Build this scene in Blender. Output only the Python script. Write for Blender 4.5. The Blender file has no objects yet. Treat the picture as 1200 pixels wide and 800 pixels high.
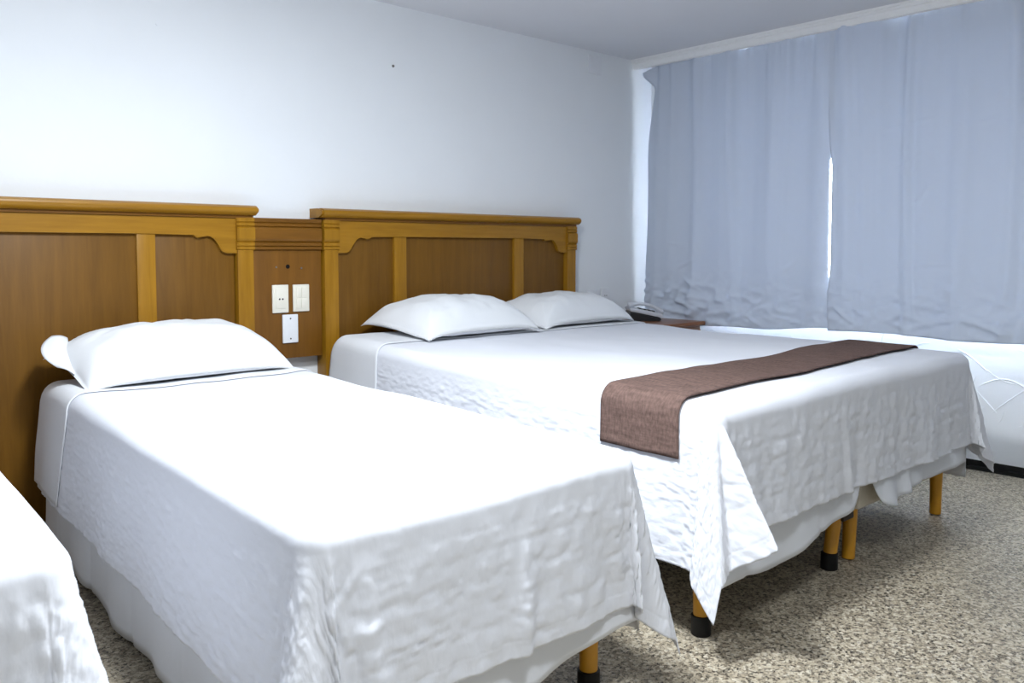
import bpy, bmesh, math, random
import numpy as np
from mathutils import Vector, Matrix

random.seed(7); np.random.seed(7)
S = bpy.context.scene
COL = S.collection

# ------------------------------------------------------------------ camera
cam_data = bpy.data.cameras.new('camera')
cam_data.sensor_width = 36.0
cam_data.lens = 36.0 * 995.0 / 1200.0
cam_data.shift_y = -47.9 / 1200.0
cam_data.clip_start = 0.02
cam_data.dof.use_dof = True
cam_data.dof.focus_distance = 3.0
cam_data.dof.aperture_fstop = 6.3
cam = bpy.data.objects.new('camera', cam_data)
COL.objects.link(cam)
cam.location = (0, 0, 1.10)
cam.rotation_euler = (math.radians(90 - 3.4), 0, -math.atan2(995.0, 1100.0))
S.camera = cam

# ------------------------------------------------------------------ world, light, exposure
world = bpy.data.worlds.new('daylight'); S.world = world
world.use_nodes = True
bg = world.node_tree.nodes['Background']
bg.inputs['Color'].default_value = (0.90, 0.95, 1.0, 1)
bg.inputs['Strength'].default_value = 12.0

LAMP_POS = (1.02, 1.54, 2.25)
LAMP_POWER = 42.0
LAMP_SIZE = 0.34
FILL_POS = (0.85, 0.30, 2.25)      # added fill light that brightens the bed feet, no lamp known there
FILL_POWER = 16.0

S.view_settings.view_transform = 'Standard'
S.view_settings.look = 'None'
S.view_settings.gamma = 1.0
S.view_settings.use_curve_mapping = False
S.view_settings.exposure = 0.60

# ------------------------------------------------------------------ materials
def lin(c):
    return tuple(((v / 255) / 12.92 if v / 255 <= 0.04045 else ((v / 255 + 0.055) / 1.055) ** 2.4) for v in c) + (1.0,)

class NT:
    def __init__(self, name):
        self.m = bpy.data.materials.new(name); self.m.use_nodes = True
        self.t = self.m.node_tree; self.b = self.t.nodes['Principled BSDF']
        self.out = self.t.nodes['Material Output']
    def n(self, typ, **kw):
        nd = self.t.nodes.new(typ)
        for k, v in kw.items():
            if k in nd.inputs.keys(): nd.inputs[k].default_value = v
            else: setattr(nd, k, v)
        return nd
    def l(self, a, b): self.t.links.new(a, b)
    def base(self, color, rough=0.6, spec=0.3):
        self.b.inputs['Base Color'].default_value = color
        self.b.inputs['Roughness'].default_value = rough
        self.b.inputs['Specular IOR Level'].default_value = spec
    def bump(self, height, strength, dist, prev=None):
        bp = self.n('ShaderNodeBump', Strength=strength, Distance=dist)
        self.l(height, bp.inputs['Height'])
        if prev: self.l(prev.outputs[0], bp.inputs['Normal'])
        self.l(bp.outputs[0], self.b.inputs['Normal'])
        return bp

def plain(name, rgb, rough=0.5, spec=0.3, metal=0.0, var=0.04):
    k = NT(name); k.base(lin(rgb), rough, spec); k.b.inputs['Metallic'].default_value = metal
    tc = k.n('ShaderNodeTexCoord'); nz = k.n('ShaderNodeTexNoise', Scale=35.0, Detail=3.0)
    k.l(tc.outputs['Object'], nz.inputs['Vector'])
    hs = k.n('ShaderNodeHueSaturation'); hs.inputs['Color'].default_value = lin(rgb)
    mr = k.n('ShaderNodeMapRange'); mr.inputs['To Min'].default_value = 1 - var; mr.inputs['To Max'].default_value = 1 + var
    k.l(nz.outputs[0], mr.inputs['Value']); k.l(mr.outputs[0], hs.inputs['Value']); k.l(hs.outputs[0], k.b.inputs['Base Color'])
    return k.m

def wall_paint(name, rgb, bump=0.15):
    k = NT(name); k.base(lin(rgb), 0.75, 0.2)
    tc = k.n('ShaderNodeTexCoord'); n1 = k.n('ShaderNodeTexNoise', Scale=2.2, Detail=4.0)
    n2 = k.n('ShaderNodeTexNoise', Scale=60.0, Detail=4.0)
    k.l(tc.outputs['Object'], n1.inputs['Vector']); k.l(tc.outputs['Object'], n2.inputs['Vector'])
    hs = k.n('ShaderNodeHueSaturation'); hs.inputs['Color'].default_value = lin(rgb)
    mr = k.n('ShaderNodeMapRange'); mr.inputs['To Min'].default_value = 0.97; mr.inputs['To Max'].default_value = 1.03
    k.l(n1.outputs[0], mr.inputs['Value']); k.l(mr.outputs[0], hs.inputs['Value']); k.l(hs.outputs[0], k.b.inputs['Base Color'])
    b1 = k.bump(n1.outputs[0], 0.3, 0.01)
    k.bump(n2.outputs[0], bump, 0.002, b1)
    return k.m

def wood(name, dark, light, axis='x', rough=0.34):
    k = NT(name); k.base(lin(light), rough, 0.3)
    tc = k.n('ShaderNodeTexCoord'); mp = k.n('ShaderNodeMapping')
    sc = {'x': (2.0, 22.0, 26.0), 'z': (26.0, 22.0, 2.0), 'y': (22.0, 2.0, 26.0)}[axis]
    mp.inputs['Scale'].default_value = sc
    k.l(tc.outputs['Object'], mp.inputs['Vector'])
    nz = k.n('ShaderNodeTexNoise', Scale=1.0, Detail=5.0, Roughness=0.55, Distortion=0.6)
    k.l(mp.outputs[0], nz.inputs['Vector'])
    mp2 = k.n('ShaderNodeMapping'); mp2.inputs['Scale'].default_value = tuple(v * 5 for v in sc)
    k.l(tc.outputs['Object'], mp2.inputs['Vector'])
    n2 = k.n('ShaderNodeTexNoise', Scale=1.0, Detail=3.0); k.l(mp2.outputs[0], n2.inputs['Vector'])
    mx = k.n('ShaderNodeMath', operation='MULTIPLY_ADD'); mx.inputs[1].default_value = 0.3
    k.l(n2.outputs[0], mx.inputs[0]); k.l(nz.outputs[0], mx.inputs[2])
    cr = k.n('ShaderNodeValToRGB')
    cr.color_ramp.elements[0].position = 0.35; cr.color_ramp.elements[0].color = lin(dark)
    cr.color_ramp.elements[1].position = 0.95; cr.color_ramp.elements[1].color = lin(light)
    k.l(mx.outputs[0], cr.inputs[0]); k.l(cr.outputs[0], k.b.inputs['Base Color'])
    k.bump(n2.outputs[0], 0.12, 0.001)
    return k.m

def fabric(name, rgb, kind='smooth', rough=0.9, trans=0.0):
    k = NT(name); k.base(lin(rgb), rough, 0.1)
    uv = k.n('ShaderNodeUVMap')
    if kind == 'quilt':
        # puckered cells, longer down the drop than across, over a fine crinkle
        mp = k.n('ShaderNodeMapping'); mp.inputs['Scale'].default_value = (62, 40, 1)
        wz = k.n('ShaderNodeTexNoise', Scale=14.0, Detail=2.0); k.l(uv.outputs[0], wz.inputs['Vector'])
        sub = k.n('ShaderNodeVectorMath', operation='MULTIPLY_ADD'); sub.inputs[1].default_value = (0.028,) * 3
        k.l(wz.outputs['Color'], sub.inputs[0]); k.l(uv.outputs[0], sub.inputs[2])
        k.l(sub.outputs[0], mp.inputs['Vector'])
        vo = k.n('ShaderNodeTexVoronoi', feature='SMOOTH_F1', Scale=1.0)
        vo.inputs['Smoothness'].default_value = 0.6
        k.l(mp.outputs[0], vo.inputs['Vector'])
        mp2 = k.n('ShaderNodeMapping'); mp2.inputs['Scale'].default_value = (150, 60, 1)
        k.l(uv.outputs[0], mp2.inputs['Vector'])
        n2 = k.n('ShaderNodeTexNoise', Scale=1.0, Detail=3.0); k.l(mp2.outputs[0], n2.inputs['Vector'])
        inv = k.n('ShaderNodeMath', operation='MULTIPLY_ADD'); inv.inputs[1].default_value = -1.0
        k.l(vo.outputs['Distance'], inv.inputs[0])
        n3 = k.n('ShaderNodeMath', operation='MULTIPLY'); n3.inputs[1].default_value = 0.5
        k.l(n2.outputs[0], n3.inputs[0]); k.l(n3.outputs[0], inv.inputs[2])
        at = k.n('ShaderNodeAttribute'); at.attribute_name = 'hem'
        # a stitched line a few centimetres above the hem
        d = k.n('ShaderNodeMath', operation='SUBTRACT'); d.inputs[1].default_value = 0.038
        k.l(at.outputs['Fac'], d.inputs[0])
        ab = k.n('ShaderNodeMath', operation='ABSOLUTE'); k.l(d.outputs[0], ab.inputs[0])
        st = k.n('ShaderNodeMapRange'); st.inputs['From Min'].default_value = 0.0; st.inputs['From Max'].default_value = 0.006
        st.inputs['To Min'].default_value = -0.35; st.inputs['To Max'].default_value = 0.0
        k.l(ab.outputs[0], st.inputs['Value'])
        ad = k.n('ShaderNodeMath', operation='ADD'); k.l(inv.outputs[0], ad.inputs[0]); k.l(st.outputs[0], ad.inputs[1])
        dp = k.n('ShaderNodeAttribute'); dp.attribute_name = 'slack'
        ml = k.n('ShaderNodeMath', operation='MULTIPLY'); k.l(ad.outputs[0], ml.inputs[0]); k.l(dp.outputs['Fac'], ml.inputs[1])
        k.bump(ml.outputs[0], 0.30, 0.0040)
    elif kind == 'weave':
        mp = k.n('ShaderNodeMapping'); mp.inputs['Scale'].default_value = (60, 130, 1)
        k.l(uv.outputs[0], mp.inputs['Vector'])
        nz = k.n('ShaderNodeTexNoise', Scale=1.0, Detail=4.0); k.l(mp.outputs[0], nz.inputs['Vector'])
        mp2 = k.n('ShaderNodeMapping'); mp2.inputs['Scale'].default_value = (70, 12, 1)
        k.l(uv.outputs[0], mp2.inputs['Vector'])
        n2 = k.n('ShaderNodeTexNoise', Scale=1.0, Detail=3.0); k.l(mp2.outputs[0], n2.inputs['Vector'])
        ad = k.n('ShaderNodeMath', operation='ADD'); k.l(nz.outputs[0], ad.inputs[0]); k.l(n2.outputs[0], ad.inputs[1])
        cr = k.n('ShaderNodeValToRGB')
        cr.color_ramp.elements[0].position = 0.3; cr.color_ramp.elements[0].color = lin(tuple(v * 0.72 for v in rgb))
        cr.color_ramp.elements[1].position = 0.75; cr.color_ramp.elements[1].color = lin(tuple(min(255, v * 1.15) for v in rgb))
        hf = k.n('ShaderNodeMath', operation='MULTIPLY'); hf.inputs[1].default_value = 0.5
        k.l(ad.outputs[0], hf.inputs[0]); k.l(hf.outputs[0], cr.inputs[0]); k.l(cr.outputs[0], k.b.inputs['Base Color'])
        k.bump(ad.outputs[0], 0.6, 0.003)
    else:
        nz = k.n('ShaderNodeTexNoise', Scale=7.0, Detail=3.0); k.l(uv.outputs[0], nz.inputs['Vector'])
        b1 = k.bump(nz.outputs[0], 0.25, 0.012)
        wv = k.n('ShaderNodeTexNoise', Scale=420.0, Detail=1.0); k.l(uv.outputs[0], wv.inputs['Vector'])
        k.bump(wv.outputs[0], 0.08, 0.001, b1)
    if trans > 0:
        tr = k.n('ShaderNodeBsdfTranslucent'); tr.inputs['Color'].default_value = lin(rgb)
        mx = k.n('ShaderNodeMixShader'); mx.inputs[0].default_value = trans
        k.l(k.b.outputs[0], mx.inputs[1]); k.l(tr.outputs[0], mx.inputs[2]); k.l(mx.outputs[0], k.out.inputs['Surface'])
    return k.m

def terrazzo(name):
    k = NT(name); k.base(lin((150, 140, 125)), 0.45, 0.35)
    tc = k.n('ShaderNodeTexCoord')
    wz = k.n('ShaderNodeTexNoise', Scale=70.0, Detail=2.0); k.l(tc.outputs['Object'], wz.inputs['Vector'])
    wm = k.n('ShaderNodeVectorMath', operation='MULTIPLY_ADD'); wm.inputs[1].default_value = (0.010,) * 3
    k.l(wz.outputs['Color'], wm.inputs[0]); k.l(tc.outputs['Object'], wm.inputs[2])
    def cells(scale, stops):
        vo = k.n('ShaderNodeTexVoronoi', Scale=scale); k.l(wm.outputs[0], vo.inputs['Vector'])
        cr = k.n('ShaderNodeValToRGB'); cr.color_ramp.interpolation = 'CONSTANT'
        e = cr.color_ramp.elements
        e[0].position = 0; e[0].color = lin(stops[0][1]); e[1].position = stops[1][0]; e[1].color = lin(stops[1][1])
        for p, c in stops[2:]:
            q = e.new(p); q.color = lin(c)
        sp = k.n('ShaderNodeSeparateColor'); k.l(vo.outputs['Color'], sp.inputs[0])
        k.l(sp.outputs[0], cr.inputs[0]); return cr, sp
    c1, s1 = cells(112.0, [(0, (44, 40, 38)), (0.18, (104, 93, 80)), (0.38, (160, 149, 129)), (0.64, (184, 173, 152)), (0.87, (206, 198, 180))])
    c2, s2 = cells(240.0, [(0, (50, 46, 43)), (0.24, (168, 156, 134)), (0.7, (194, 184, 164))])
    mx = k.n('ShaderNodeMix', data_type='RGBA'); mx.inputs[0].default_value = 0.45
    k.l(c1.outputs[0], mx.inputs[6]); k.l(c2.outputs[0], mx.inputs[7])
    k.l(mx.outputs[2], k.b.inputs['Base Color'])
    return k.m

def glass(name):
    k = NT(name); k.base((1, 1, 1, 1), 0.0, 0.5); k.b.inputs['Transmission Weight'].default_value = 1.0; k.b.inputs['IOR'].default_value = 1.45
    return k.m

def emit(name, rgb, s):
    k = NT(name); k.base(lin(rgb), 0.4); k.b.inputs['Emission Color'].default_value = lin(rgb); k.b.inputs['Emission Strength'].default_value = s
    return k.m

M = dict(
    wall=wall_paint('white_wall_paint', (240, 243, 246)),
    ceiling=wall_paint('white_ceiling_paint', (228, 229, 233), 0.05),
    cornice=plain('white_cornice_paint', (246, 247, 248), 0.6),
    black=plain('black_baseboard_stone', (22, 23, 24), 0.3, 0.5),
    floor=terrazzo('speckled_terrazzo'),
    honey_x=wood('honey_wood_along_x', (134, 92, 14), (170, 122, 32), 'x'),
    honey_z=wood('honey_wood_upright', (134, 92, 14), (170, 122, 32), 'z'),
    brown_z=wood('brown_wood_panel', (98, 64, 11), (124, 85, 23), 'z', 0.45),
    socket_z=wood('socket_panel_wood', (104, 66, 15), (130, 86, 27), 'z', 0.42),
    socket_x=wood('socket_moulding_wood', (102, 65, 14), (132, 87, 26), 'x', 0.38),
    night=wood('reddish_nightstand_wood', (110, 68, 42), (154, 102, 66), 'x', 0.3),
    quilt=fabric('white_puckered_coverlet', (227, 229, 236), 'quilt'),
    sheet=fabric('white_sheet_cotton', (228, 230, 234)),
    pillow=fabric('white_pillowcase_cotton', (230, 232, 235)),
    skirt=fabric('white_skirt_cotton', (228, 231, 238)),
    ticking=plain('cream_box_fabric', (205, 198, 184), 0.9),
    mattress=fabric('white_mattress_fabric', (225, 226, 228)),
    runner=fabric('brown_woven_runner', (112, 91, 84), 'weave'),
    curtain=fabric('blue_grey_curtain', (212, 221, 236), 'smooth', 0.75, 0.09),
    leg=plain('varnished_yellow_leg_wood', (206, 146, 34), 0.35, 0.5, 0, 0.1),
    rubber=plain('black_rubber', (16, 16, 17), 0.5),
    dark=plain('dark_steel', (58, 48, 40), 0.5, 0.4, 0.3),
    ivory=plain('ivory_plastic', (236, 232, 218), 0.35, 0.5),
    white=plain('white_plastic', (238, 240, 244), 0.35, 0.5),
    hole=plain('black_hole', (14, 10, 8), 0.9),
    steel=plain('grey_steel', (130, 128, 124), 0.35, 0.5, 0.7),
    silver=plain('silver_grey_plastic', (206, 209, 217), 0.35, 0.5),
    phone=plain('black_phone_plastic', (20, 20, 24), 0.35, 0.5),
    frame=plain('white_window_frame', (225, 228, 230), 0.4),
    glass=glass('window_glass'),
    lamp=emit('lamp_diffuser', (255, 252, 246), 6.0),
)

# ------------------------------------------------------------------ object helpers
def mesh(name, verts, faces, mat, parent=None, smooth=False, uv=None, attr=None):
    off = parent_world(parent)
    me = bpy.data.meshes.new(name)
    v = np.asarray(verts, dtype=float).reshape(-1, 3) - np.array(off)
    me.from_pydata([tuple(p) for p in v], [], [tuple(int(i) for i in f) for f in faces])
    if uv is not None:
        ul = me.uv_layers.new(name='UVMap')
        idx = np.zeros(len(me.loops), dtype=np.int32); me.loops.foreach_get('vertex_index', idx)
        ul.data.foreach_set('uv', np.asarray(uv, dtype=np.float32)[idx].ravel())
    if attr:
        for k, a in attr.items():
            at = me.attributes.new(k, 'FLOAT', 'POINT'); at.data.foreach_set('value', np.asarray(a, dtype=np.float32))
    if smooth: me.shade_smooth()
    me.materials.append(mat); me.update()
    o = bpy.data.objects.new(name, me); COL.objects.link(o)
    if parent: o.parent = parent
    return o

def parent_world(p):
    x = np.zeros(3)
    while p is not None:
        x += np.array(p.location); p = p.parent
    return x

def bm_obj(name, bm, mat, parent=None, smooth=False):
    """link a bmesh given in world coordinates as ONE mesh object"""
    off = parent_world(parent)
    bmesh.ops.translate(bm, verts=bm.verts, vec=Vector(tuple(-off)))
    bmesh.ops.recalc_face_normals(bm, faces=bm.faces)
    me = bpy.data.meshes.new(name); bm.to_mesh(me); bm.free()
    if smooth:
        me.shade_smooth(); me.set_sharp_from_angle(angle=math.radians(38))
    me.materials.append(mat)
    o = bpy.data.objects.new(name, me); COL.objects.link(o)
    if parent: o.parent = parent
    return o

def tag(o, label=None, cat=None, group=None, kind=None):
    if label: o['label'] = label
    if cat: o['category'] = cat
    if group: o['group'] = group
    if kind: o['kind'] = kind
    return o

def thing(name, label, cat, loc, group=None):
    o = bpy.data.objects.new(name, None); COL.objects.link(o)
    o.location = loc; o.empty_display_size = 0.05
    return tag(o, label, cat, group)

def box(bm, x0, x1, y0, y1, z0, z1, bev=0.0, seg=2):
    r = bmesh.ops.create_cube(bm, size=1.0)
    vs = r['verts']
    for v in vs:
        v.co = Vector((x0 + (v.co.x + .5) * (x1 - x0), y0 + (v.co.y + .5) * (y1 - y0), z0 + (v.co.z + .5) * (z1 - z0)))
    if bev > 0:
        es = list({e for v in vs for e in v.link_edges})
        bmesh.ops.bevel(bm, geom=es, offset=bev, segments=seg, affect='EDGES', profile=0.6)
    return bm

def B(): return bmesh.new()

def bx(name, x0, x1, y0, y1, z0, z1, mat, parent=None, bev=0.003, smooth=True, seg=2):
    return bm_obj(name, box(B(), x0, x1, y0, y1, z0, z1, bev, seg), mat, parent, smooth)

def poly_xz(bm, pts, y0, y1, bev=0.0):
    """extrude an outline in the xz plane from y0 (front) to y1 (back)"""
    fr = [bm.verts.new((x, y0, z)) for x, z in pts]; bk = [bm.verts.new((x, y1, z)) for x, z in pts]
    n = len(pts)
    f = bm.faces.new(fr); bm.faces.new(bk[::-1])
    for i in range(n): bm.faces.new((fr[i], bk[i], bk[(i + 1) % n], fr[(i + 1) % n]))
    if bev: bmesh.ops.bevel(bm, geom=[e for e in f.edges], offset=bev, segments=2, affect='EDGES')
    return bm

def prof_yz(bm, pts, x0, x1):
    """extrude an outline in the yz plane from x0 to x1"""
    a = [bm.verts.new((x0, y, z)) for y, z in pts]; b = [bm.verts.new((x1, y, z)) for y, z in pts]
    n = len(pts); bm.faces.new(a); bm.faces.new(b[::-1])
    for i in range(n): bm.faces.new((a[i], b[i], b[(i + 1) % n], a[(i + 1) % n]))
    return bm

def lathe(bm, prof, cx, cy, n=20, tilt=(0, 0)):
    rings = []
    for r, z in prof:
        rings.append([bm.verts.new((cx + tilt[0] * z + r * math.cos(2 * math.pi * i / n), cy + tilt[1] * z + r * math.sin(2 * math.pi * i / n), z)) for i in range(n)])
    for a, b in zip(rings, rings[1:]):
        for i in range(n): bm.faces.new((a[i], a[(i + 1) % n], b[(i + 1) % n], b[i]))
    bm.faces.new(rings[0][::-1]); bm.faces.new(rings[-1])
    return bm

def disc_y(bm, x, y, z, r, depth, n=14):
    """short cylinder whose axis runs along y, front at y"""
    a = [bm.verts.new((x + r * math.cos(2 * math.pi * i / n), y, z + r * math.sin(2 * math.pi * i / n))) for i in range(n)]
    b = [bm.verts.new((v.co.x, y + depth, v.co.z)) for v in a]
    bm.faces.new(a); bm.faces.new(b[::-1])
    for i in range(n): bm.faces.new((a[i], b[i], b[(i + 1) % n], a[(i + 1) % n]))
    return bm

def grid_faces(nu, nv):
    i = np.arange((nu - 1) * (nv - 1)); r = i // (nv - 1); c = i % (nv - 1)
    k = r * nv + c
    return np.stack([k, k + nv, k + nv + 1, k + 1], 1)

def sstep(x, a, b):
    t = np.clip((x - a) / (b - a), 0, 1); return t * t * (3 - 2 * t)

_tab = np.random.RandomState(3).rand(256, 256) * 2 - 1
def noise(x, y, seed=0):
    x = np.asarray(x, float) + seed * 17.3; y = np.asarray(y, float) + seed * 9.7
    xi = np.floor(x).astype(int); yi = np.floor(y).astype(int); fx = x - xi; fy = y - yi
    fx = fx * fx * fx * (fx * (fx * 6 - 15) + 10); fy = fy * fy * fy * (fy * (fy * 6 - 15) + 10)
    g = lambda a, b: _tab[a % 256, b % 256]
    return (g(xi, yi) * (1 - fx) + g(xi + 1, yi) * fx) * (1 - fy) + (g(xi, yi + 1) * (1 - fx) + g(xi + 1, yi + 1) * fx) * fy

def struct(o, label=None):
    o['kind'] = 'structure'
    if label: o['label'] = label
    return o

# ------------------------------------------------------------------ the room
YW = 3.64          # back wall
XW = 4.55          # window wall
XL, YN, ZC = -2.6, -2.4, 2.335
struct(bx('floor', XL - .15, XW + .15, YN - .15, YW + .15, -0.12, 0.0, M['floor'], bev=0), 'beige and black speckled terrazzo floor')
struct(bx('ceiling', XL - .15, XW + .15, YN - .15, YW + .15, ZC, ZC + .12, M['ceiling'], bev=0), 'plain white painted ceiling')
wb = struct(bx('wall_back', XL, XW + .15, YW, YW + .15, 0, ZC, M['wall'], bev=0), 'white painted wall behind the headboards')
struct(bx('wall_left', XL - .15, XL, YN - .15, YW + .15, 0, ZC, M['wall'], bev=0), 'white painted wall on the left')
struct(bx('wall_front', XL, XW + .15, YN - .15, YN, 0, ZC, M['wall'], bev=0), 'white painted wall behind the viewer')
bm = B()
WY0, WY1, WZ0, WZ1 = 0.25, 3.16, 0.72, 2.18
for a in ((XW, XW + .15, YN, YW, 0.05, WZ0), (XW, XW + .15, YN, YW, WZ1, ZC), (XW, XW + .15, WY1, YW, WZ0, WZ1), (XW, XW + .15, YN, WY0, WZ0, WZ1), (XW + .06, XW + .15, YN, YW, 0, .05)):
    box(bm, *a)
wr = struct(bm_obj('wall_right', bm, M['wall']), 'white wall under the window with raised paint strokes')

# raised brush strokes on the white wall below the window (faint crossing lines)
bm = B()
def stroke(pts, w=0.005, h=0.003):
    n = len(pts); rows = []
    for i, (y, z) in enumerate(pts):
        y2, z2 = pts[min(i + 1, n - 1)]; y1, z1 = pts[max(i - 1, 0)]
        d = math.hypot(y2 - y1, z2 - z1) or 1; ny, nz = -(z2 - z1) / d, (y2 - y1) / d
        k = w * (0.35 + 0.65 * math.sin(math.pi * (i + 0.4) / n))
        rows.append([bm.verts.new((XW + .001, y + ny * k, z + nz * k)), bm.verts.new((XW - h, y, z)), bm.verts.new((XW + .001, y - ny * k, z - nz * k))])
    for a, b in zip(rows, rows[1:]):
        for j in range(2): bm.faces.new((a[j], b[j], b[j + 1], a[j + 1]))
def curve(p0, p1, bend, n=9):
    out = []
    for i in range(n):
        t = i / (n - 1); y = p0[0] + (p1[0] - p0[0]) * t; z = p0[1] + (p1[1] - p0[1]) * t + bend * math.sin(math.pi * t)
        out.append((y, z))
    return out
for p0, p1, b in (((1.70, .53), (1.47, .30), .0), ((1.56, .42), (1.30, .40), .06), ((1.49, .30), (1.20, .52), .02), ((1.66, .60), (1.52, .50), .01),
                  ((1.38, .62), (1.28, .56), .01), ((1.32, .45), (1.15, .50), -.03), ((1.60, .24), (1.53, .32), .0), ((1.28, .30), (1.10, .22), .03),
                  ((1.85, .44), (1.66, .30), .03), ((1.12, .60), (0.9, .36), .02), ((1.0, .28), (0.75, .52), .02), ((0.8, .60), (.62, .46), 0)):
    stroke(curve(p0, p1, b))
rs = random.Random(5)
for i in range(34):
    y = rs.uniform(.7, 2.1); z = rs.uniform(.10, .60); an = rs.uniform(0, 6.28); l = rs.uniform(.04, .16)
    stroke(curve((y, z), (y + l * math.cos(an), min(.66, max(.07, z + l * math.sin(an)))), rs.uniform(-.02, .02)), .004, .0025)
tag(bm_obj('paint_ridges', bm, M['wall'], wr, True), kind='stuff')

# black skirting under the window wall, two steps
bm = B(); prof = [(XW + .06, 0), (XW - .012, 0), (XW - .012, .018), (XW + .004, .022), (XW + .004, .05), (XW + .06, .05)]
a = [bm.verts.new((x, YN, z)) for x, z in prof]; b = [bm.verts.new((x, YW, z)) for x, z in prof]
bm.faces.new(a); bm.faces.new(b[::-1])
for i in range(len(prof)): bm.faces.new((a[i], b[i], b[(i + 1) % len(prof)], a[(i + 1) % len(prof)]))
struct(bm_obj('baseboard_right', bm, M['black']), 'black stone baseboard under the white window wall')
struct(bx('baseboard_back', XL, XW - .012, YW - .014, YW, 0, .06, M['black'], bev=.002), 'black stone baseboard along the headboard wall')

# stepped white cornice that hides the curtain rail
bm = B(); prof = [(4.335, ZC), (4.335, ZC - .012), (4.342, ZC - .014), (4.342, ZC - .026), (4.349, ZC - .030), (4.352, ZC - .044), (4.358, ZC - .058), (4.372, ZC - .062), (4.378, ZC - .062), (4.378, ZC)]
a = [bm.verts.new((x, YN, z)) for x, z in prof]; b = [bm.verts.new((x, YW, z)) for x, z in prof]
bm.faces.new(a); bm.faces.new(b[::-1])
for i in range(len(prof)): bm.faces.new((a[i], b[i], b[(i + 1) % len(prof)], a[(i + 1) % len(prof)]))
struct(bm_obj('trim_1', bm, M['cornice']), 'stepped white cornice along the ceiling above the curtains')

# window behind the curtains
win = struct(thing('window_1', 'white framed sliding window behind the grey curtains', None, (XW + .08, (WY0 + WY1) / 2, WZ0)))
bm = B()
for a in ((XW + .06, XW + .11, WY0, WY1, WZ0, WZ0 + .05), (XW + .06, XW + .11, WY0, WY1, WZ1 - .05, WZ1), (XW + .06, XW + .11, WY0, WY0 + .04, WZ0, WZ1), (XW + .06, XW + .11, WY1 - .04, WY1, WZ0, WZ1)): box(bm, *a)
bm_obj('window_frame', bm, M['frame'], win)
for i in range(1, 4):
    y = WY0 + (WY1 - WY0) * i / 4 + (0.12 if i == 3 else 0)
    bx('window_mullion', XW + .065, XW + .105, y - .02, y + .02, WZ0 + .05, WZ1 - .05, M['frame'], win, .002)
ys = [WY0 + .04] + [WY0 + (WY1 - WY0) * i / 4 + (0.12 if i == 3 else 0) for i in (1, 2, 3)] + [WY1 - .04]
for y0, y1 in zip(ys, ys[1:]):
    bx('window_pane', XW + .083, XW + .087, y0 + .02, y1 - .02, WZ0 + .05, WZ1 - .05, M['glass'], win, 0)

# filled screw holes and the blank square plate high on the back wall
for x, z in ((1.31, 2.035), (2.48, 2.03), (3.375, 2.02)):
    bm_obj('wall_plug', disc_y(B(), x, YW - .004, z, .007, .01, 8), M['steel'] if x == 2.48 else M['wall'], wb, True)
tag(bx('cover_plate', 3.925, 4.045, YW - .008, YW, 2.195, 2.31, M['white'], None, .003), 'small blank square plate high on the wall near the ceiling corner', 'plate')
t = thing('wall_socket', 'pale wall plates low on the wall right of the far headboard', 'socket', (4.05, YW, .79))
bx('socket_plate', 3.925, 4.045, YW - .008, YW, .775, .85, M['white'], t, .003)
bx('socket_plate', 4.055, 4.125, YW - .012, YW, .765, .86, M['white'], t, .003)
bm_obj('socket_hole', disc_y(disc_y(B(), 4.083, YW - .0135, .81, .003, .006, 8), 4.099, YW - .0135, .81, .003, .006, 8), M['hole'], t)

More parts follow.
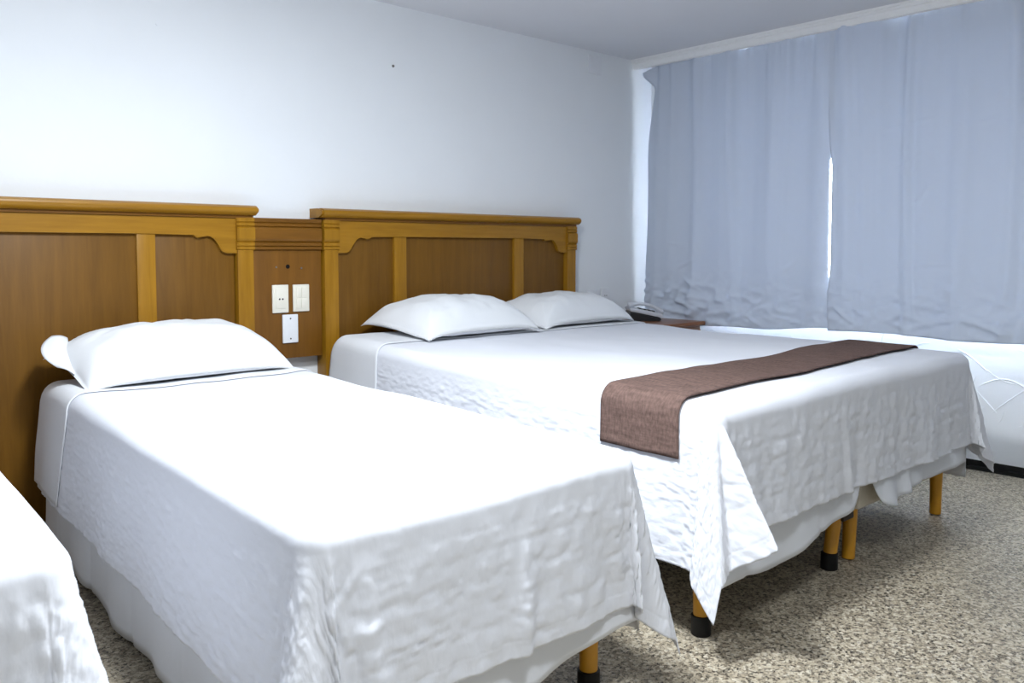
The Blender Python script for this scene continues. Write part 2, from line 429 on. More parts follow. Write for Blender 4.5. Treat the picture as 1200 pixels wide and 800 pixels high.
# ------------------------------------------------------------------ headboards
HZ = 1.295
def headboard(x0, label):
    W = 1.706; x1 = x0 + W; t = thing('headboard', label, 'headboard', (x0 + W / 2, YW, 0), 'carved wooden headboards')
    yb = YW - .004
    # cap: rounded moulding on a thin fillet
    bm = B(); z0, z1 = 1.252, HZ
    prof = [(yb, z0), (3.535, z0), (3.523, z0 + .005), (3.513, z0 + .013), (3.51, z0 + .023), (3.513, z0 + .033), (3.522, z1 - .004), (3.535, z1), (yb, z1)]
    prof_yz(bm, prof, x0 - .030, x1 + .012)
    es = [e for e in bm.edges if abs(e.verts[0].co.x - e.verts[1].co.x) < 1e-6 and max(v.co.y for v in e.verts) < 3.6]
    bmesh.ops.bevel(bm, geom=es, offset=.008, segments=2, affect='EDGES')
    bm_obj('cap_moulding', bm, M['honey_x'], t, True)
    bx('cap_fillet', x0 + .002, x1 - .002, 3.546, yb, 1.240, z0 + .001, M['socket_x'], t, .001)
    # scalloped rail
    half = [(.463, 1.167), (.263, 1.167), (.256, 1.156), (.247, 1.152), (.232, 1.154), (.217, 1.161), (.203, 1.164), (.188, 1.160), (.174, 1.151), (.164, 1.138), (.156, 1.122), (.149, 1.106), (.139, 1.094), (.122, 1.0865), (.072, 1.085)]
    pts = [(x0 + .070, 1.241), (x1 - .070, 1.241)] + [(x1 - a, z) for a, z in half[::-1]] + [(x0 + a, z) for a, z in half]
    bm = poly_xz(B(), pts, 3.556, 3.585, .003); bmesh.ops.triangulate(bm, faces=[f for f in bm.faces if len(f.verts) > 4])
    bm_obj('scalloped_rail', bm, M['honey_x'], t)
    # posts with grooved capitals
    for a, b in ((x0, x0 + .073), (x1 - .073, x1)):
        bx('post', a, b, 3.552, yb, 0.0, 1.105, M['honey_z'], t, .003)
        cap = [(yb, 1.100), (3.553, 1.100), (3.546, 1.104), (3.546, 1.114), (3.551, 1.117), (3.546, 1.120), (3.546, 1.132), (3.552, 1.136), (3.544, 1.142), (3.540, 1.150), (3.540, 1.196), (3.544, 1.201),
               (3.551, 1.204), (3.545, 1.208), (3.545, 1.218), (3.551, 1.222), (3.546, 1.226), (3.546, 1.241), (yb, 1.241)]
        bm_obj('capital', prof_yz(B(), cap, a - .006, b + .004), M['honey_z'], t)
    # mullions and panels
    mx = (x0 + .436, x1 - .457)
    for c in mx:
        bx('mullion', c - .037, c + .037, 3.562, 3.60, 0.03, 1.17, M['honey_z'], t, .003)
    ed = [x0 + .06, mx[0], mx[1], x1 - .06]
    for a, b in zip(ed, ed[1:]):
        bx('panel', a + .02, b - .02, 3.578, 3.60, 0.03, 1.20, M['brown_z'], t, .002)
    bx('bottom_rail', x0 + .07, x1 - .07, 3.570, 3.61, 0.0, 0.05, M['brown_z'], t, .003)
    return t
headboard(-0.032, 'left wooden headboard with scalloped rail, behind the two near single beds')
headboard(2.027, 'right wooden headboard with scalloped rail, behind the two far pillows')

# ------------------------------------------------------------------ socket panel between the headboards
t = thing('socket_panel', 'brown wooden wall panel with a grooved top between the two headboards', 'panel', (1.85, YW, .6))
bx('board', 1.678, 2.016, 3.568, YW - .002, .604, 1.105, M['socket_z'], t, .002)
cap = [(YW - .002, 1.100), (3.560, 1.100), (3.553, 1.104), (3.553, 1.114), (3.559, 1.117), (3.553, 1.120), (3.553, 1.132), (3.560, 1.136), (3.552, 1.142), (3.549, 1.150), (3.549, 1.196), (3.552, 1.201),
       (3.559, 1.204), (3.553, 1.208), (3.553, 1.218), (3.559, 1.222), (3.554, 1.226), (3.552, 1.243), (YW - .002, 1.243)]
bm_obj('grooved_moulding', prof_yz(B(), cap, 1.679, 2.012), M['socket_x'], t)
bm_obj('cable_hole', disc_y(B(), 1.845, 3.5672, 1.025, .010, .004, 14), M['hole'], t)
for x, z in ((1.788, 1.023), (1.913, 1.017)):
    bm_obj('screw', disc_y(B(), x, 3.5655, z, .0045, .004, 8), M['steel'], t)

def plate(x0, x1, z0, z1, mat, name, label, cat):
    t = thing(name, label, cat, ((x0 + x1) / 2, 3.567, z0))
    bx('faceplate', x0, x1, 3.557, 3.567, z0, z1, mat, t, .004, True, 3)
    return t
t = plate(1.763, 1.842, .815, .943, M['ivory'], 'power_socket', 'ivory power socket with two round holes, left of the upper pair on the wooden panel', 'socket')
bx('socket_insert', 1.777, 1.828, 3.5545, 3.558, .835, .925, M['ivory'], t, .002)
for x in (1.796, 1.811): bm_obj('pin_hole', disc_y(B(), x, 3.5540, .878, .0042, .003, 10), M['hole'], t)
t = plate(1.865, 1.947, .817, .942, M['ivory'], 'light_switch', 'ivory light switch plate with two stacked rockers, right of the upper pair', 'switch')
for z0, z1 in ((.832, .877), (.882, .927)):
    bx('switch_rocker', 1.879, 1.904, 3.5530, 3.558, z0, z1, M['ivory'], t, .0015)
    bx('switch_blank', 1.906, 1.933, 3.5545, 3.558, z0, z1, M['ivory'], t, .001)
t = plate(1.811, 1.888, .675, .806, M['white'], 'blank_plate', 'plain white blank plate with two screws, below the ivory pair', 'plate')
for z in (.695, .787): bm_obj('plate_screw', disc_y(B(), 1.849, 3.5558, z, .0038, .003, 8), M['dark'], t)

# ------------------------------------------------------------------ cloth that drapes over a bed
SH = 0.045       # the beds stand a little askew: their heads sit further right than their feet
class Drape:
    def __init__(s, x0, x1, yf, yh, zt, lean=(4, 4, 4), cl=None, cr=None, folds=(), seed=0, raise_head=0.0, R=0.05, wav=1.0, trim=6):
        s.trim = trim
        s.x0, s.x1, s.yf, s.yh, s.zt, s.R = x0, x1, yf, yh, zt, R
        s.W = x1 - x0; s.L = yh - yf; s.lean = lean; s.cl = cl; s.cr = cr; s.folds = folds; s.seed = seed; s.rh = raise_head; s.wav = wav
    def lobes(s, th, ctrl):
        c = np.array(ctrl, float); t = c[:, 0]
        u = np.radians(c[:, 1]); al = np.radians(c[:, 2])
        P = np.stack([u * np.cos(al), u * np.sin(al)], 1)
        m = np.gradient(P, t, axis=0)
        i = np.clip(np.searchsorted(t, th, side='right') - 1, 0, len(t) - 2)
        h = t[i + 1] - t[i]; f = np.clip((th - t[i]) / h, 0, 1)
        h00 = 2 * f**3 - 3 * f**2 + 1; h10 = f**3 - 2 * f**2 + f; h01 = -2 * f**3 + 3 * f**2; h11 = f**3 - f**2
        return [h00 * P[i, k] + h10 * h * m[i, k] + h01 * P[i + 1, k] + h11 * h * m[i + 1, k] for k in (0, 1)]
    def hang(s, a, b):
        r = np.hypot(np.maximum(np.maximum(s.R - a, a - (s.W - s.R)), 0), np.maximum(s.R - b, 0))
        return sstep(r, .02, .16)
    def __call__(s, a, b, off=0.0):
        """cloth coordinates (a across, b from the foot edge towards the head) -> world points"""
        a = np.asarray(a, float); b = np.asarray(b, float); R = s.R; W = s.W
        left = a < W / 2
        p = np.where(left, np.maximum(R - a, 0), np.maximum(a - (W - R), 0))
        q = np.maximum(R - b, 0)
        r = np.hypot(p, q); th = np.degrees(np.arctan2(q, p + 1e-9)); th = np.where(r < 1e-6, 0, th)
        bxp = np.clip(a, R, W - R); byp = np.maximum(b, R)
        arc = np.pi * R / 2; ar = np.minimum(r, arc) / R; sp = np.maximum(r - arc, 0)
        sgn = np.where(left, -1.0, 1.0)
        ca, sa = np.cos(np.radians(th)), np.sin(np.radians(th))
        ex, ey = sgn * ca, -sa                               # horizontal outward direction
        h = (R + off) * np.sin(ar); v = R - (R + off) * np.cos(ar)
        # lean of the generators (small on the straight sides, lobed in the corners)
        def side(th, ctrl, l0):
            if ctrl is None: ctrl = [(0, l0, 0), (25, l0 + 9, 20), (45, l0 + 12, 45), (65, l0 + 9, 70), (90, s.lean[1], 90)]
            return s.lobes(th, ctrl)
        lx, ly = side(th, s.cl, s.lean[0]); rx, ry = side(th, s.cr, s.lean[2])
        c1, s1 = np.cos(np.radians(th)), np.sin(np.radians(th)); kc = (c1 ** s.trim + s1 ** s.trim) ** (-1 / s.trim) * np.maximum(c1, s1)
        sp = np.where((p > 1e-6) & (q > 1e-6), sp * kc, sp)
        gx = np.where(left, lx, rx); gy = np.where(left, ly, ry)
        g = np.hypot(gx, gy) + 1e-9; sn, cn = np.sin(g), np.cos(g)
        hx = sn * gx / g * sgn; hy = -sn * gy / g
        ramp = sp                                            # hanging length
        # folds running down the drop
        t = np.where(q > 0.02, a, b); on_foot = (q > 0.02) & (p < 0.02)
        fold = np.zeros_like(a)
        for (where, pos, wid, amp, slant) in s.folds:
            msk = {'foot': (q > 0) & (p < 0.3), 'left': left & (p > 0) & (q < 0.3), 'right': (~left) & (p > 0) & (q < 0.3)}[where]
            tt = (a if where == 'foot' else b) - pos - slant * sp
            fold += np.where(msk, amp * np.exp(-(tt / wid) ** 2) * sstep(sp, 0, 0.32), 0)
        wv = (noise(np.where(th > 45, a, b) * 5.0, sp * 1.5, s.seed) * 0.010 + noise(np.where(th > 45, a, b) * 13, sp * 4, s.seed + 1) * 0.0035) * s.wav
        fold += wv * sstep(sp, 0, 0.35)
        if off == 0.0:   # stitched puckers of the quilting, longer one way than the other
            wf = sstep(th, 30, 62)
            ps = np.abs(noise(a / .0135 + 1.2 * noise(b * 9, a * 9, 5), b / .0215, s.seed + 5)) ** .8 + .4 * np.abs(noise(a / .008, b / .012, s.seed + 6))
            pf = np.abs(noise(a / .0125 + 1.6 * noise(a * 9, b * 12, 5), b / .052, s.seed + 7)) ** .8 + .4 * np.abs(noise(a / .0075, b / .022, s.seed + 8)) + .5 * noise(a / .03, b / .2, s.seed + 9)
            cor = 1 - .45 * np.exp(-((th - 45) / 25) ** 2)
            fold += .0052 * cor * ((1 - wf) * ps + 1.5 * wf * pf - .3) * sstep(r, .05, .17)
        fold = np.maximum(fold, -0.6 * (off + 0.02) - sn * sp * 0.5)
        X = bxp + ex * h + hx * sp + ex * fold
        Y = byp + ey * h + hy * sp + ey * fold
        Z = s.zt - v - cn * sp
        # the top is never quite flat
        top = sstep(0.25 - r, 0, 0.25)
        Z += top * (noise(a * 3.1, b * 3.1, s.seed + 2) * 0.006 + noise(a * 9, b * 7, s.seed + 3) * 0.0018)
        Z += s.rh * sstep(b, s.L * 0.55, s.L) * sstep(0.5 - r, 0, 0.5)
        # rounding off at the head
        e = np.maximum(b - (s.L - 0.06), 0); Z -= np.where(e > 0, 0.07 - np.sqrt(np.maximum(0.0049 - e**2, 0)), 0) * sstep(0.3 - r, 0, .3)
        X = X + s.x0 + SH * Y; Y = Y + s.yf
        return np.stack([X, Y, Z], -1)

def cloth_patch(name, fn, a0, a1, b0, b1, step, mat, parent=None, thick=0.003, hem=None, shape=None):
    def axis(p0, p1, edges):
        if not isinstance(step, tuple): return np.linspace(p0, p1, max(8, int((p1 - p0) / step) + 1))
        out = []; cuts = [p0] + [e for e in edges if p0 < e < p1] + [p1]
        for k, (c0, c1) in enumerate(zip(cuts, cuts[1:])):
            hang = c1 <= edges[0] + 1e-6 or c0 >= edges[-1] - 1e-6
            n = max(2, int((c1 - c0) / (step[0] if hang else step[1])))
            out += list(np.linspace(c0, c1, n, endpoint=False))
        return np.array(out + [p1])
    ea = axis(a0, a1, (.10, fn.W - .10) if isinstance(step, tuple) else None); eb = axis(b0, b1, (.10, 99) if isinstance(step, tuple) else None)
    nu, nv = len(ea), len(eb)
    A, Bv = np.meshgrid(ea, eb, indexing='ij')
    uv = np.stack([A.ravel(), Bv.ravel()], 1)
    hemd = np.minimum(np.minimum(A - a0, a1 - A), Bv - b0).ravel()
    if shape: A, Bv = shape(A, Bv)
    P = fn(A, Bv).reshape(-1, 3)
    slack = 0.10 + 0.90 * fn.hang(A, Bv).ravel() if isinstance(fn, Drape) else np.ones(A.size)
    o = mesh(name, P, grid_faces(nu, nv), mat, parent, True, uv, {'hem': hemd, 'slack': slack})
    md = o.modifiers.new('thickness', 'SOLIDIFY'); md.thickness = thick; md.offset = 0
    return o

def leg_pair(bed, cup, x, y, tilt=(0, 0), top=0.24):
    o = bm_obj('leg', lathe(B(), [(.0205, 0.004), (.0225, .006), (.0235, .10), (.026, top)], x, y, 18, tilt), M['leg'], bed, True)
    if cup:
        bm_obj('rubber_foot', lathe(B(), [(.027, 0), (.029, .003), (.0285, .056), (.0245, .058)], x + tilt[0] * .03, y + tilt[1] * .03, 18), M['rubber'], o, True)
    return o

def sheared_box(bm, x0, x1, y0, y1, z0, z1, yf, bev=.03):
    box(bm, x0, x1, y0, y1, z0, z1, bev, 3)
    for v in bm.verts: v.co.x += SH * (v.co.y - yf)
    return bm

def skirt(parent, x0, x1, yf, yh, ztop, zb_left, zb_foot, seed, name='bed_skirt', right=True, gap=None, pleat=.008):
    """pleated cloth hanging round the box base on the left, the foot and the right"""
    per = [(x0, yh, 0)]; L = yh - yf
    pts = []
    n = lambda d: max(2, int(d / .012))
    for k in range(n(L)): pts.append((x0, yh - L * k / n(L), -1, 0, 'l', L * k / n(L)))
    Wd = x1 - x0
    for k in range(n(Wd)): pts.append((x0 + Wd * k / n(Wd), yf, 0, -1, 'f', Wd * k / n(Wd)))
    if right:
        for k in range(n(L) + 1): pts.append((x1, yf + L * k / n(L), 1, 0, 'r', L * k / n(L)))
    V = []; UV = []; nz = 14
    acc = 0; prev = None
    for (x, y, nx, ny, w, s) in pts:
        if prev: acc += math.hypot(x - prev[0], y - prev[1])
        prev = (x, y)
        zb = zb_foot(s) if w == 'f' else (zb_left(s) if w == 'l' else 0.16)
        for j in range(nz):
            f = j / (nz - 1); z = ztop + (zb - ztop) * f
            ph = acc * 2 * math.pi / .41 + 1.5 * float(noise(acc * 2.2, 0, seed))
            d = pleat * f * (math.sin(ph) + .25 * math.sin(2.3 * ph + f) - .8 * math.exp(-((ph % 6.283 - 3.1) / .22) ** 2)) + .012 * f + float(noise(acc * 6, f * 2, seed + 4)) * .004 * f
            g = gap(w, s, f) if gap else 0
            xx = x + nx * (d + g) + SH * (y - yf); yy = y + ny * (d + g)
            V.append((xx, yy, z)); UV.append((acc, z))
    o = mesh(name, V, grid_faces(len(pts), nz), M['skirt'], parent, True, UV)
    md = o.modifiers.new('thickness', 'SOLIDIFY'); md.thickness = .0025; md.offset = 0
    return o

def bed(name, label, cat, bases, yf, yh, ztop, cups, zb_left, zb_foot, seed, group=None, ang=None, gap=None):
    xa, xb = bases[0][0], bases[-1][1]
    t = thing(name, label, cat, ((xa + xb) / 2, (yf + yh) / 2, 0), group)
    zbase = 0.20
    for i, (x0, x1) in enumerate(bases):
        bm_obj('box_base', sheared_box(B(), x0 + .004, x1 - .004, yf + .02, yh - .02, zbase, ztop - .25, yf, .02), M['ticking'], t, True)
        bm_obj('mattress', sheared_box(B(), x0 + .012, x1 - .012, yf + .028, yh - .01, ztop - .25, ztop - .012, yf, .045), M['mattress'], t, True)
        for j, (x, y) in enumerate(((x0 + .068, yf + .085), (x1 - .068, yf + .085), (x0 + .068 + SH * (yh - yf), yh - .09), (x1 - .068 + SH * (yh - yf), yh - .09))):
            leg_pair(t, cups[i][j] if j < 2 else True, x, y, (ang[i][j] if ang and j < 2 else (0, 0)))
    skirt(t, xa - .004, xb + .004, yf - .0, yh - .03, ztop - .25, zb_left, zb_foot, seed, gap=gap)
    return t

YF, YH = 1.315, 3.47
STEP = 0.010
PH = float
def quilt(bed_label, d, dl, dr, df, name='coverlet', step=(.0055, .013)):
    k = 2 * d.R - math.pi / 2 * d.R
    return tag(cloth_patch(name, d, k - dl, d.W - k + dr, k - df, d.L - .02, step, M['quilt']), bed_label, 'coverlet', 'white coverlets')

# --- middle single bed
ZM = 0.617
bed('single_bed', 'middle single bed with one pillow, standing between the near and far beds', 'bed', [(.712, 1.592)], YF, YH, ZM, [(True, True)],
    lambda s: .038 + .012 * math.sin(s * 5), lambda s: .17 + .03 * math.sin(s * 8 + 1), 11, 'white dressed beds')
dM = Drape(.700, 1.604, YF - .012, YH, ZM, (5, 4, 5),
           cl=[(0, 5, 0), (20, 12, 10), (40, 17, 40), (52, 13, 62), (65, 8, 90), (78, 9, 100), (90, 4, 90)],
           cr=[(0, 5, 0), (15, 7, 10), (34, 13, 42), (46, 14, 52), (57, 9, 68), (66, 3, 85), (76, 8, 96), (90, 4, 90)],
           folds=(('foot', .52, .022, .020, -.10), ('foot', .75, .06, -.018, .1), ('foot', .10, .03, .018, .10), ('foot', .30, .09, -.008, 0), ('left', .55, .12, .007, 0), ('left', 1.2, .15, .006, 0)), seed=21)
quilt('white puckered coverlet hanging over the middle single bed', dM, .385, .405, .37)
# --- far double bed made of two box bases
ZB = 0.677
def gapB(w, s, f):
    if w != 'f': return 0
    return f * (.05 * math.exp(-((s - 1.02) / .07) ** 2) + .03 * math.exp(-((s - 1.17) / .03) ** 2) - .01 * math.exp(-((s - .86) / .05) ** 2))
def zbB(s):
    z = .185 + .045 * sstep(s, .35, .8) - .02 * math.exp(-((s - .3) / .2) ** 2)
    z += .13 * math.exp(-((s - .865) / .055) ** 2)
    z -= .02 * math.exp(-((s - 1.05) / .09) ** 2)
    return float(z + .003 * math.sin(s * 16))
bd = bed('double_bed', 'far double bed on two joined box bases with a brown runner', 'bed', [(1.930, 2.808), (2.818, 3.716)], YF, YH, ZB, [(True, True), (False, False)],
    lambda s: .20 + .09 * sstep(s, 1.5, 1.9), zbB, 12, 'white dressed beds', ang=[((0, 0), (.22, .0)), ((.05, 0), (0, 0))], gap=gapB)
bx('corner_bracket', 2.775, 2.85, YF + .05, YF + .16, .165, .215, M['dark'], bd, .004)
dB = Drape(1.918, 3.735, YF - .012, YH, ZB, (5, 4, 5),
           cl=[(0, 5, 0), (18, 9, 5), (36, 10, 35), (48, 11, 55), (57, 9, 80), (69, 29, 97), (80, 12, 96), (90, 4, 90)],
           cr=[(0, 5, 0), (18, 10, 8), (36, 15, 30), (50, 15, 50), (62, 8, 75), (74, 11, 92), (82, 8, 92), (90, 4, 90)],
           folds=(('foot', .16, .03, .012, .06), ('foot', .72, .016, .014, .02), ('foot', .80, .05, -.012, 0), ('foot', 1.52, .03, .016, 0), ('foot', 1.60, .03, -.012, 0), ('foot', 1.35, .06, .01, 0), ('left', .85, .1, .012, 0), ('left', .25, .05, .012, 0)), seed=31, raise_head=.02)
quilt('white puckered coverlet hanging over the far double bed under the runner', dB, .455, .40, .365)
# --- near single bed, only its foot corner in view
ZL = 0.650
bed('single_bed', 'near single bed, only its white foot corner showing at the left edge', 'bed', [(-.515, .355)], 1.425, YH, ZL, [(True, True)],
    lambda s: .06, lambda s: .15 + .02 * math.sin(s * 8), 13, 'white dressed beds')
dL = Drape(-.527, .367, 1.413, YH, ZL, (5, 5, 8), cr=[(0, 8, 0), (20, 11, 12), (40, 15, 38), (55, 11, 60), (70, 8, 85), (90, 5, 90)],
           folds=(('foot', .66, .03, .012, 0), ('foot', .55, .05, .012, 0), ('foot', .77, .03, -.01, 0), ('right', .4, .1, .01, 0)), seed=41)
quilt('white puckered coverlet of the near bed, cut off by the left edge', dL, .385, .39, .385, step=(.008, .016))

# --- smooth sheets folded back over the coverlets at the head
def sheet_flap(d, dl, dr, b0, label, slant):
    k = 2 * d.R - math.pi / 2 * d.R
    def shp(A, Bv):
        hang = np.maximum(-A, 0); return A, Bv - hang * slant * (1 - (Bv - b0) / (d.L - .005 - b0)) + hang * .04
    o = cloth_patch('folded_sheet', lambda a, b: d(a, b, 0.006) , k - dl, d.W - k + dr, b0, d.L + .005, .014, M['sheet'], None, .003, shape=shp)
    return tag(o, label, 'sheet', 'folded sheets')
sheet_flap(dM, .37, .36, 1.735, 'smooth white sheet folded over the head of the middle single bed', -.05)
sheet_flap(dB, .40, .40, 1.76, 'smooth white sheet folded over the head of the far double bed', .10)

# --- brown runner across the double bed
def shpR(A, Bv):
    return A, Bv + .052 * A - SH * 0 + .004 * np.sin(A * 5)
o = cloth_patch('bed_runner', lambda a, b: dB(a, b, .009) + np.array([0, 0, .004]), -.140, dB.W + .10, .125, .425, .011, M['runner'], None, .004, shape=shpR)
tag(o, 'dark brown woven runner laid across the foot of the double bed', 'runner')

# ------------------------------------------------------------------ pillows
def pillow(label, cx, cy, cz, w, dpt, T, rot, tilt=0.0, roll=0.0, seed=0, flap=None, peak=0.0, bot=.32):
    t = thing('pillow', label, 'pillow', (cx, cy, cz), 'white bed pillows')
    n, m = 64, 48
    u = np.linspace(-1, 1, n); v = np.linspace(-1, 1, m)
    # denser towards the seams
    u = np.sign(u) * (1 - (1 - np.abs(u)) ** 1.25); v = np.sign(v) * (1 - (1 - np.abs(v)) ** 1.25)
    U, V = np.meshgrid(u, v, indexing='ij')
    px = U * w / 2 * (1 - .035 * (1 - V**2) * np.abs(U) ** 2)
    py = V * dpt / 2 * (1 - .045 * (1 - U**2) * np.abs(V) ** 2)
    bulge = ((1 - np.abs(U) ** 3.4) * (1 - np.abs(V) ** 2.8)) ** .60
    wr = noise(U * 4, V * 3, seed) * .008 + noise(U * 11, V * 9, seed + 1) * .003
    edge = (1 - np.abs(U) ** 5) * (1 - np.abs(V) ** 5)
    # radial puckers running in from the corners
    ang = np.arctan2(1 - np.abs(V), 1 - np.abs(U)); rad = np.hypot(1 - np.abs(U), 1 - np.abs(V))
    wr = wr + np.sin(ang * 13 + seed) * .006 * np.exp(-((rad - .35) / .22) ** 2)
    top = T * bulge * (1 - peak * V) + wr * edge
    bo = -T * bot * bulge * (1 - np.abs(U) ** 6) + wr * edge * .4
    def xf(x, y, z):
        p = np.stack([x, y, z], -1).reshape(-1, 3)
        Rm = np.array((Matrix.Rotation(rot, 3, 'Z') @ Matrix.Rotation(tilt, 3, 'X') @ Matrix.Rotation(roll, 3, 'Y')))
        return p @ Rm.T + np.array([cx, cy, cz])
    c = (np.abs(U) ** 8) * (np.abs(V) ** 8)
    rim = np.maximum(np.abs(U), np.abs(V)) ** 3; droop = -.012 * c - .034 * rim * np.clip(.35 - V, 0, 1) * (.55 + .45 * np.abs(U) ** 3)
    P = np.vstack([xf(px, py, top + droop), xf(px, py, bo + droop - .0015)])
    f1 = grid_faces(n, m); f2 = grid_faces(n, m)[:, ::-1] + n * m
    idx = lambda i, j: i * m + j
    ring = [idx(i, 0) for i in range(n)] + [idx(n - 1, j) for j in range(1, m)] + [idx(i, m - 1) for i in range(n - 2, -1, -1)] + [idx(0, j) for j in range(m - 2, 0, -1)]
    f3 = [(ring[k], ring[(k + 1) % len(ring)], ring[(k + 1) % len(ring)] + n * m, ring[k] + n * m) for k in range(len(ring))]
    uv = np.vstack([np.stack([px.ravel(), py.ravel()], 1)] * 2)
    o = mesh('pillowcase', P, list(f1) + list(f2) + f3, M['pillow'], t, True, uv)
    return t, xf
pm, _ = pillow('white pillow lying alone on the middle single bed, its case end sticking up', 1.225, 3.300, ZM + .068, .80, .44, .135, .07, .10, 0.0, 3)
# open end of that pillowcase standing up at the left like an ear
nu, nv = 16, 12
V = []; UV = []
r0, r1 = np.array((.845, 3.215, .665)), np.array((.880, 3.43, .775))     # root along the end of the pillow
o0, o1, om = np.array((.800, 3.25, .690)), np.array((.826, 3.42, .787)), np.array((.770, 3.34, .742))
for i in range(nu):
    s = i / (nu - 1)
    R0 = r0 + (r1 - r0) * s
    O0 = (1 - s) ** 2 * o0 + 2 * s * (1 - s) * (2 * om - (o0 + o1) / 2) + s ** 2 * o1
    for j in range(nv):
        f = j / (nv - 1)
        p = R0 + (O0 - R0) * f + np.array((0, -.014, .006)) * math.sin(math.pi * f)
        V.append(tuple(p)); UV.append((s * .3, f * .1))
o = mesh('pillowcase_flap', V, grid_faces(nu, nv), M['pillow'], pm, True, UV)
md = o.modifiers.new('thickness', 'SOLIDIFY'); md.thickness = .003; md.offset = 0
pillow('left one of the two white pillows on the far double bed', 2.562, 3.270, ZB + .070, .705, .53, .135, .03, .0, 0, 7)
pillow('right one of the two white pillows on the far double bed, nearer the nightstand', 3.366, 3.310, ZB + .066, .75, .45, .125, .06, 0, 0, 12)

# ------------------------------------------------------------------ nightstand and telephone
t = thing('nightstand', 'small reddish brown wooden nightstand in the corner beside the double bed', 'nightstand', (4.16, 3.33, 0))
NZ = .666
bx('cabinet_body', 3.965, 4.345, 3.08, 3.60, .10, NZ - .026, M['night'], t, .003)
bx('tabletop', 3.94, 4.368, 3.055, 3.615, NZ - .026, NZ, M['night'], t, .008, True, 3)
dr = bx('drawer', 3.985, 4.335, 3.068, 3.085, NZ - .19, NZ - .05, M['night'], t, .003)
bm_obj('knob', disc_y(B(), 4.16, 3.045, NZ - .12, .014, .025, 12), M['steel'], dr, True)
dd = bx('cabinet_door', 3.985, 4.335, 3.068, 3.085, .13, NZ - .205, M['night'], t, .003)
bm_obj('knob', disc_y(B(), 4.30, 3.045, .36, .012, .025, 12), M['steel'], dd, True)
for x in (3.99, 4.33):
    for y in (3.11, 3.57): bx('leg', x - .02, x + .02, y - .02, y + .02, 0, .10, M['night'], t, .003)

tp = thing('telephone', 'silver grey desk telephone with black base on the nightstand', 'telephone', (4.14, 3.36, NZ))
def rot_bm(bm, c, ang):
    bmesh.ops.rotate(bm, verts=bm.verts, cent=Vector(c), matrix=Matrix.Rotation(ang, 3, 'Z')); return bm
TC = (4.14, 3.36, NZ); TA = math.radians(50)
def wedge(bm, x0, x1, y0, y1, zb, zf, zk, bev=.006):
    box(bm, x0, x1, y0, y1, zb, zb + .01)
    for v in bm.verts:
        if v.co.z > zb + .005: v.co.z = zf if v.co.y < (y0 + y1) / 2 else zk
    bmesh.ops.bevel(bm, geom=list(bm.edges), offset=bev, segments=2, affect='EDGES')
    return bm
def shell(bm, x0, x1, y0, y1, za, zb2, th, bev):
    box(bm, x0, x1, y0, y1, 0, th)
    for v in bm.verts: v.co.z += NZ + .001 + (za if v.co.y < (y0 + y1) / 2 else zb2)
    bmesh.ops.bevel(bm, geom=list(bm.edges), offset=bev, segments=2, affect='EDGES')
    return bm
bm_obj('base', rot_bm(wedge(B(), 4.045, 4.235, 3.265, 3.455, NZ, NZ + .020, NZ + .062), TC, TA), M['phone'], tp, True)
bm_obj('body', rot_bm(shell(B(), 4.038, 4.242, 3.255, 3.462, .020, .062, .022, .007), TC, TA), M['silver'], tp, True)
# handset: two padded ends joined by an arched grip, lying along the left half
bm = B(); rings = []
for i in range(17):
    s = i / 16; y = 3.250 + .215 * s; z = NZ + .062 + .042 * s + .018 * math.sin(math.pi * s)
    ends = math.exp(-((s - .08) / .12) ** 2) + math.exp(-((s - .92) / .12) ** 2)
    wdt = .016 + .012 * ends; hgt = .011 + .010 * ends; z -= .010 * ends
    rings.append([bm.verts.new((4.085 + wdt * math.cos(k * math.pi / 5), y, z + hgt * math.sin(k * math.pi / 5))) for k in range(10)])
for a, b in zip(rings, rings[1:]):
    for k in range(10): bm.faces.new((a[k], a[(k + 1) % 10], b[(k + 1) % 10], b[k]))
bm.faces.new(rings[0]); bm.faces.new(rings[-1][::-1])
bm_obj('handset', rot_bm(bm, TC, TA), M['silver'], tp, True)
for r in range(4):
    for c in range(3):
        x = 4.145 + c * .026; y = 3.295 + r * .028; zz = NZ + .044 + (y - 3.255) * .203
        bm_obj('key', rot_bm(box(B(), x - .009, x + .009, y - .008, y + .008, zz - .004, zz + .005, .002), TC, TA), M['phone'], tp, True)

